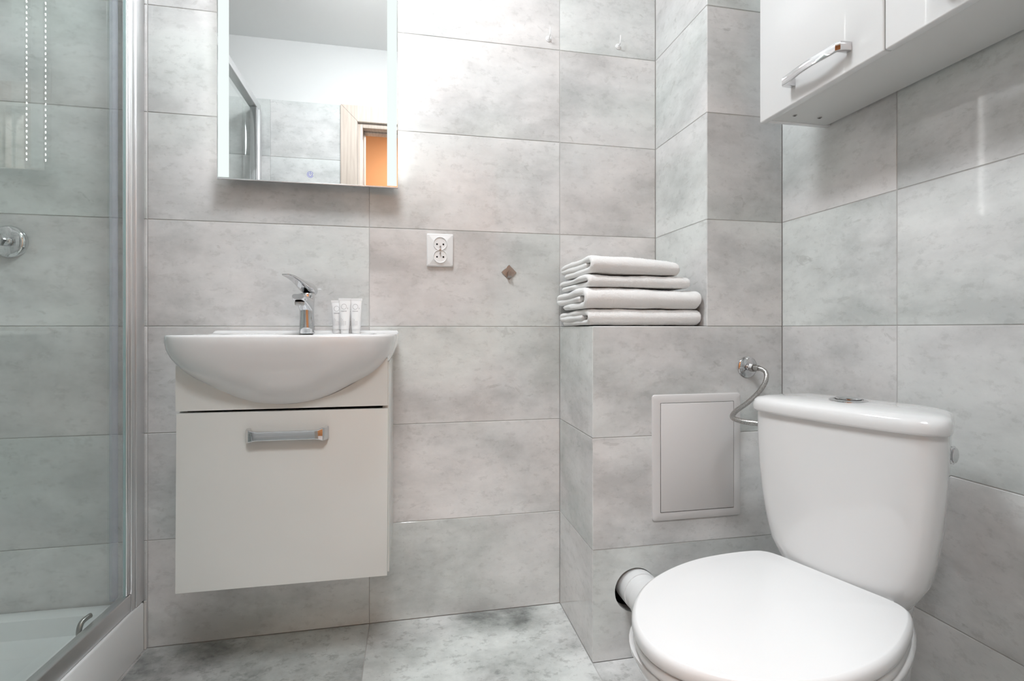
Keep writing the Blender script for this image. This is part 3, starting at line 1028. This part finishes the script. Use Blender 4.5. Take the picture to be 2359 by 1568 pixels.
# ------------------------------------------------------------------ toilet
PHI = R(18.7)
MX, MY = 0.313, -0.760
def toilet_world(x, y, z):
    f = Vector((-math.cos(PHI), -math.sin(PHI), 0))
    d = Vector((math.sin(PHI), -math.cos(PHI), 0))
    return Vector((MX, MY, 0)) + f * x + d * y + Vector((0, 0, z))
def make_toilet():
    t = thing('toilet', 'white ceramic toilet with closed lid and bowed cistern', 'toilet', (MX, MY, 0), (0, 0, R(180) + PHI))
    half = [(0, 0.0), (0.0, .06), (0.0005, .103), (0.008, .131), (0.030, .150), (0.085, .169), (0.165, .184), (0.245, .182), (0.32, .165), (0.38, .134), (0.428, .090), (0.456, .044), (0.465, 0)]
    half = [(x, y * 0.972) for x, y in half]
    full = [(x, y, 0) for x, y in half] + [(x, -y, 0) for x, y in reversed(half[1:-1])]
    out = catmull(full, 6, True)
    c = Vector((0.22, 0, 0))
    def ring(inset, z, dx=0.0):
        r = []
        n = len(out)
        for i, p in enumerate(out):
            tg = (out[(i + 1) % n] - out[i - 1]).normalized()
            nrm = Vector((tg.y, -tg.x, 0))
            if nrm.dot(p - c) > 0:
                nrm = -nrm
            q = p + nrm * inset
            r.append((q.x + dx, q.y, z))
        return r
    def sring(s, z):
        base = ring(0.03, z)
        return [((x - c.x) * s + c.x, y * s, z) for x, y, _ in base]
    # lid
    bm = bmesh.new()
    loft(bm, [ring(0.006, 0.3985), ring(0.0015, 0.4000), ring(0.0, 0.4035), ring(0.0, 0.413), ring(0.0022, 0.4185), ring(0.006, 0.4215), ring(0.0075, 0.4222), ring(0.009, 0.4222), ring(0.03, 0.4245), sring(0.8, 0.4268), sring(0.5, 0.4286), sring(0.2, 0.4295)])
    finish('seat_lid', bm, M['seat'], t, smooth=50)
    bm = bmesh.new()
    loft(bm, [ring(0.010, 0.3800), ring(0.004, 0.3815), ring(0.002, 0.386), ring(0.004, 0.3960), ring(0.008, 0.3975)])
    finish('seat_ring', bm, M['seat'], t, smooth=50)
    for s in (-1, 1):
        bm = bmesh.new()
        sweep(bm, catmull([(-0.012, s * 0.05, 0.402), (-0.012, s * 0.075, 0.402), (-0.012, s * 0.1, 0.402)], 4), 0.011, 16)
        finish('hinge', bm, M['seat'], t, smooth=50)
    # bowl with pedestal
    def egg(xr, xf, w, z, n=2.3, xm=None):
        xm = (xr + xf) / 2 - 0.02 if xm is None else xm
        r = []
        for i in range(64):
            a = 2 * math.pi * i / 64
            cc, ss = math.cos(a), math.sin(a)
            m_ = n if cc > 0 else 1.75
            r.append((xm + (xf - xm if cc > 0 else xm - xr) * spow(cc, 2 / m_), w * spow(ss, 2 / m_), z))
        return r
    bm = bmesh.new()
    loft(bm, [egg(-0.12, 0.30, 0.105, 0.0, 3), egg(-0.12, 0.30, 0.104, 0.03, 3), egg(-0.115, 0.285, 0.098, 0.06, 2.8), egg(-0.11, 0.285, 0.098, 0.14, 2.6), egg(-0.115, 0.32, 0.112, 0.20, 2.5),
              egg(-0.125, 0.375, 0.135, 0.26, 2.4), egg(-0.135, 0.42, 0.157, 0.31, 2.4), egg(-0.14, 0.445, 0.170, 0.345, 2.4, 0.17), egg(-0.145, 0.4555, 0.1755, 0.368, 2.4, 0.17), egg(-0.145, 0.456, 0.176, 0.374, 2.4, 0.17), egg(-0.142, 0.45, 0.172, 0.3785, 2.4, 0.17)])
    finish('bowl', bm, M['ceramic'], t, smooth=50)
    # ceramic shelf carrying the cistern
    bm = bmesh.new()
    loft(bm, [[(u - 0.085, v, z) for u, v in rrect(0.11 + e, 0.18 + e, 0.04, 6)] for z, e in ((0.33, -0.03), (0.35, 0.0), (0.376, 0.005), (0.380, 0.0))])
    finish('cistern_shelf', bm, M['ceramic'], t, smooth=50)
    # cistern: plan is a rounded box with a bowed front
    def plan(w, xb, xf, z, bow, n=5.0):
        r = []
        xm, hx = (xb + xf) / 2, (xf - xb) / 2
        for i in range(96):
            a = 2 * math.pi * i / 96
            cc, ss = math.cos(a), math.sin(a)
            y = w * spow(ss, 2 / n)
            x = xm + hx * spow(cc, 2 / n)
            if cc > 0:
                x += bow * (1 - (y / w) ** 2)
            y *= 1 - 0.27 * min(1, max(0, (xf - x) / 0.16))
            r.append((x, y, z))
        return r
    bm = bmesh.new()
    st = [(0.3805, .083, -.115, -.030), (0.384, .100, -.128, -.022), (0.393, .117, -.136, -.017), (0.412, .131, -.142, -.013), (0.445, .151, -.147, -.008), (0.49, .163, -.150, -.005), (0.54, .172, -.152, -.002), (0.60, .1785, -.153, 0.0), (0.66, .182, -.153, 0.0), (0.7135, .183, -.153, 0.0)]
    loft(bm, [plan(w, xb, xf, z, 0.012, 4.5) for z, w, xb, xf in st])
    cb = finish('cistern', bm, M['ceramic'], t, smooth=60)
    bm = bmesh.new()
    st = [(0.7140, .185, -.156, .003), (0.7150, .1885, -.159, .006), (0.719, .1905, -.160, .0075), (0.730, .1905, -.160, .0075), (0.738, .188, -.158, .005), (0.743, .183, -.154, .000), (0.7465, .168, -.147, -.010), (0.749, .145, -.135, -.025), (0.7505, .09, -.115, -.045), (0.7513, .03, -.09, -.07)]
    loft(bm, [plan(w, xb, xf, z, 0.013, 4.5) for z, w, xb, xf in st])
    finish('cistern_lid', bm, M['ceramic'], t, smooth=60)
    bm = bmesh.new()
    lathe(bm, [(0.033, 0.0), (0.033, 0.0025), (0.029, 0.0045), (0.026, 0.0045), (0.026, 0.003)], 40, origin=(-0.062, 0.0, 0.7495))
    fb = finish('flush_button', bm, M['chrome'], t)
    bm = bmesh.new()
    lathe(bm, [(0.0225, 0.0), (0.0225, 0.0055), (0.020, 0.0075), (0.010, 0.0088), (0.001, 0.009)], 40, origin=(-0.062, 0.0, 0.7505))
    finish('button_cap', bm, M['chrome'], fb)
    # side inlet plug
    bm = bmesh.new()
    for p in ():
        pass
    rings = []
    for r, h in ((0.016, 0.0), (0.016, 0.004), (0.013, 0.006), (0.013, 0.010), (0.010, 0.012), (0.001, 0.012)):
        rings.append([(-0.085 + r * math.cos(2 * math.pi * k / 24), 0.1570 + h * 0.55, 0.674 + r * math.sin(2 * math.pi * k / 24)) for k in range(24)])
    loft(bm, rings)
    finish('side_plug', bm, M['chrome'], t)
    return t
make_toilet()

# ------------------------------------------------------------------ drain pipe from ledge to toilet
def make_pipe():
    t = thing('drain_pipe', 'white plastic drain pipe entering the hole in the ledge', 'pipe', (HOLE[0], LY, HOLE[1]))
    O = Vector((HOLE[0], LY, HOLE[1]))
    end = toilet_world(-0.10, -0.02, 0.18)
    pts = [Vector((0.130, -0.24, .186)), Vector((0.131, -0.31, .186)), Vector((0.134, -0.365, .185)), Vector((0.15, -0.43, .184)), Vector((0.20, -0.52, .182)), Vector((0.29, -0.61, .181)), end]
    path = catmull([p - O for p in pts], 10)
    bm = bmesh.new()
    sweep(bm, path, 0.0485, 36)
    finish('elbow_pipe', bm, M['pipe'], t, smooth=50)
    bm = bmesh.new()
    sweep(bm, path[4:14], 0.0515, 36)
    finish('collar', bm, M['pipe'], t, smooth=40)
    bm = bmesh.new()
    sweep(bm, path[18:30], lambda f: 0.0535 + 0.002 * math.sin(f * math.pi), 36)
    finish('rubber_sleeve', bm, M['pipe'], t, smooth=40)
    return t
make_pipe()

# ------------------------------------------------------------------ wall cabinet above the toilet
def make_wall_cabinet():
    y1, y0 = -0.462, -1.152                     # far end, near end
    z0, z1 = 1.412, 2.01
    xf = 0.384
    t = thing('wall_cabinet', 'glossy white two door cabinet high on the right wall', 'cabinet', (XR, (y0 + y1) / 2, z0))
    O = (XR, (y0 + y1) / 2, z0)
    def P(name, a, b, c, d, e, f, mat, parent=t, bevel=0.001, seg=2):
        return box(name, a - O[0], b - O[0], c - O[1], d - O[1], e - O[2], f - O[2], mat, parent, bevel, seg)
    P('side_panel', xf + 0.0195, XR - 0.002, y1 - 0.018, y1 - 0.002, z0, z1, M['lacquer'], bevel=0.0006)
    P('side_panel', xf + 0.0195, XR - 0.002, y0 + 0.002, y0 + 0.018, z0, z1, M['lacquer'], bevel=0.0006)
    P('bottom_panel', xf + 0.0195, XR - 0.014, y0 + 0.0183, y1 - 0.0183, z0 + 0.0005, z0 + 0.016, M['board'], bevel=0.0006)
    P('top_panel', xf + 0.0195, XR - 0.002, y0 + 0.0183, y1 - 0.0183, z1 - 0.016, z1, M['board'], bevel=0.0006)
    P('back_panel', XR - 0.0135, XR - 0.009, y0 + 0.0183, y1 - 0.0183, z0 + 0.002, z1 - 0.0165, M['board'], bevel=0)
    for x in (0.44, 0.51):
        bm = bmesh.new()
        lathe(bm, [(0.001, -0.0008), (0.0048, -0.0008), (0.0052, 0.0004)], 20, origin=(x - O[0], y1 - 0.055 - O[1], 0.0))
        s = finish('cam_screw', bm, M['steel'], t)
        for a in (0, 1):
            bm = bmesh.new()
            add_box(bm, -0.0028 if a else -0.0005, 0.0028 if a else 0.0005, -0.0005 if a else -0.0028, 0.0005 if a else 0.0028, -0.0013, -0.0007)
            bmesh.ops.translate(bm, verts=bm.verts, vec=(x - O[0], y1 - 0.055 - O[1], 0))
            finish('screw_slot', bm, M['black'], s)
    w = (y1 - y0) / 2
    for k, lab in ((0, ''), (1, '')):
        a, b = y1 - w * (k + 1) + 0.0012, y1 - w * k - 0.0012
        d = P('door', xf, xf + 0.019, a, b, z0 - 0.003, z1 + 0.002, M['lacquer'], bevel=0.0035, seg=4)
        # bow handle along y
        bm = bmesh.new()
        half = 0.076
        st = [(-half, 0.0), (-half, -0.011), (-half + 0.0005, -0.0245), (-half + 0.003, -0.0275), (-half + 0.012, -0.0280), (-half + 0.03, -0.0295), (-0.02, -0.0325), (0.0, -0.033)]
        st = st + [(-u, v) for u, v in reversed(st[:-1])]
        hs = [0.0175] * 4 + [0.0185, 0.018, 0.017, 0.0165] + [0.017, 0.018, 0.0185] + [0.0175] * 4
        tt = [0.0130, 0.0130, 0.0110, 0.0090, 0.0070, 0.006, 0.0055, 0.0055] + [0.0055, 0.006, 0.007, 0.009, 0.011, 0.013, 0.013]
        rings = []
        for i, (u, v) in enumerate(st):
            p0, p1 = st[max(i - 1, 0)], st[min(i + 1, len(st) - 1)]
            tx, ty = p1[0] - p0[0], p1[1] - p0[1]
            l = math.hypot(tx, ty)
            nx, ny = -ty / l, tx / l
            rings.append([(v + ny * q, u + nx * q, p) for p, q in rrect(hs[i], tt[i], 0.001, 2)])
        loft(bm, rings)
        bmesh.ops.translate(bm, verts=bm.verts, vec=(xf - O[0], (a + b) / 2 - 0.02 - O[1], 1.456 - O[2]))
        finish('handle', bm, M['chrome'], d, smooth=35)
    return t
make_wall_cabinet()

# ------------------------------------------------------------------ shower tray and enclosure
SX = -1.204
SROT = -R(1.2)
def make_tray():
    t = thing('shower_tray', 'white shower tray with a deep front apron', 'shower tray', (SX, 0, 0), (0, 0, SROT))
    L, Wd, zt, zf = 1.33, 0.80, 0.136, 0.078
    bm = bmesh.new()
    def ring(e, z, r):
        return [(u - Wd / 2, v - L / 2 - 0.008, z) for u, v in rrect(Wd - 2 * e, L - 2 * e, r, 5)]
    loft(bm, [ring(0, 0.001, 0.004), ring(0, zt - 0.006, 0.004), ring(0.0018, zt - 0.0018, 0.004), ring(0.006, zt, 0.006), ring(0.042, zt, 0.02), ring(0.047, zt - 0.003, 0.03), ring(0.056, zf + 0.01, 0.04), ring(0.072, zf, 0.05), ring(0.25, zf - 0.006, 0.05)])
    finish('tray_body', bm, M['acrylic'], t, smooth=40)
    bm = bmesh.new()
    lathe(bm, [(0.045, 0.0), (0.045, 0.003), (0.038, 0.006), (0.001, 0.007)], 32, origin=(-0.4, -0.66, zf - 0.006))
    finish('waste_cover', bm, M['chrome'], t)
    bm = bmesh.new()
    sweep(bm, [Vector((0.0005, -0.0045, z)) for z in (0.001, 0.05, 0.1, 0.134)], 0.0035, 10)
    finish('sealant_bead', bm, M['silicone'], t)
    return t
make_tray()

def make_enclosure():
    t = thing('shower_enclosure', 'clear glass shower screen with chrome profiles', 'shower screen', (SX, 0, 0.136), (0, 0, SROT))
    H, Ln = 1.915, 1.345
    def P(name, x0, x1, y0, y1, z0, z1, mat, parent=t, bevel=0.001, seg=2):
        return box(name, x0, x1, y0, y1, z0, z1, mat, parent, bevel, seg)
    # profile on the back wall: wall channel, then the sliding inner profile
    P('wall_profile', -0.0295, -0.002, -0.042, -0.001, 0.0005, H, M['alu'], bevel=0.0015)
    P('inner_profile', -0.0275, -0.004, -0.060, -0.0425, 0.0005, H, M['alu'], bevel=0.0015)
    P('clamp_bead', -0.021, -0.0085, -0.074, -0.0605, 0.0465, H - 0.037, M['alu'], bevel=0.003, seg=3)
    # fixed pane and sliding pane
    P('glass_pane', -0.018, -0.012, -0.70, -0.070, 0.040, H - 0.03, M['glass'], bevel=0)
    P('glass_door', -0.040, -0.034, -1.29, -0.092, 0.045, H - 0.035, M['glass'], bevel=0)
    P('door_seal', -0.0425, -0.0315, -0.0918, -0.070, 0.045, H - 0.035, M['seal'], bevel=0.002)
    P('pane_edge', -0.0181, -0.0119, -0.0745, -0.0742, 0.04, H - 0.03, M['glass_edge'], bevel=0)
    # rails
    P('bottom_rail', -0.030, -0.006, -Ln, -0.0605, 0.0005, 0.046, M['alu'], bevel=0.003, seg=3)
    P('top_rail', -0.046, -0.006, -Ln, -0.0605, H - 0.036, H, M['alu'], bevel=0.003, seg=3)
    P('rear_profile', -0.0295, -0.002, -Ln, -Ln + 0.042, 0.0465, H - 0.0365, M['alu'], bevel=0.0015)
    P('rear_inner_profile', -0.040, -0.006, -Ln + 0.0425, -Ln + 0.075, 0.0465, H - 0.0365, M['chrome'], bevel=0.0015)
    # lower guide of the sliding door
    for y in (-0.185, -1.2):
        bm = bmesh.new()
        path = catmull([(-0.047, y - 0.012, 0.005), (-0.05, y - 0.012, 0.03), (-0.049, y - 0.004, 0.047), (-0.043, y + 0.01, 0.053), (-0.041, y + 0.016, 0.053)], 6)
        sweep(bm, path, 0.006, 12)
        finish('door_guide', bm, M['steel'], t)
    return t
make_enclosure()

def make_mixer():
    t = thing('shower_mixer', 'chrome shower mixer on the tiles behind the glass', 'shower mixer', (-1.603, 0, 1.125))
    for s in (-1, 1):
        bm = bmesh.new()
        lathe(bm, [(0.044, 0.0003), (0.0435, 0.004), (0.041, 0.010), (0.035, 0.0145), (0.0125, 0.0165), (0.0125, 0.034), (0.001, 0.034)], 48, '-Y', (s * 0.075, 0, 0))
        finish('rosette', bm, M['chrome'], t)
        bm = bmesh.new()
        lathe(bm, [(0.0155, 0.0345), (0.017, 0.036), (0.017, 0.048), (0.0155, 0.050)], 6, '-Y', (s * 0.075, 0, 0))
        finish('union_nut', bm, M['chrome'], t, smooth=20)
    bm = bmesh.new()
    sweep(bm, catmull([(-0.098, -0.068, 0), (-0.09, -0.068, 0), (0, -0.068, 0), (0.082, -0.068, 0), (0.089, -0.068, 0)], 4), lambda f: 0.018 if 0.05 < f < 0.95 else 0.015, 28)
    finish('mixer_bar', bm, M['chrome'], t)
    bm = bmesh.new()
    loft(bm, [[(u, y, z + v) for u, v in rrect(2 * w, 2 * h, 0.004, 4)] for y, z, w, h in ((-0.07, 0.018, 0.017, 0.006), (-0.09, 0.028, 0.013, 0.006), (-0.13, 0.04, 0.010, 0.004), (-0.165, 0.046, 0.009, 0.003))])
    finish('lever', bm, M['chrome'], t)
    return t
make_mixer()
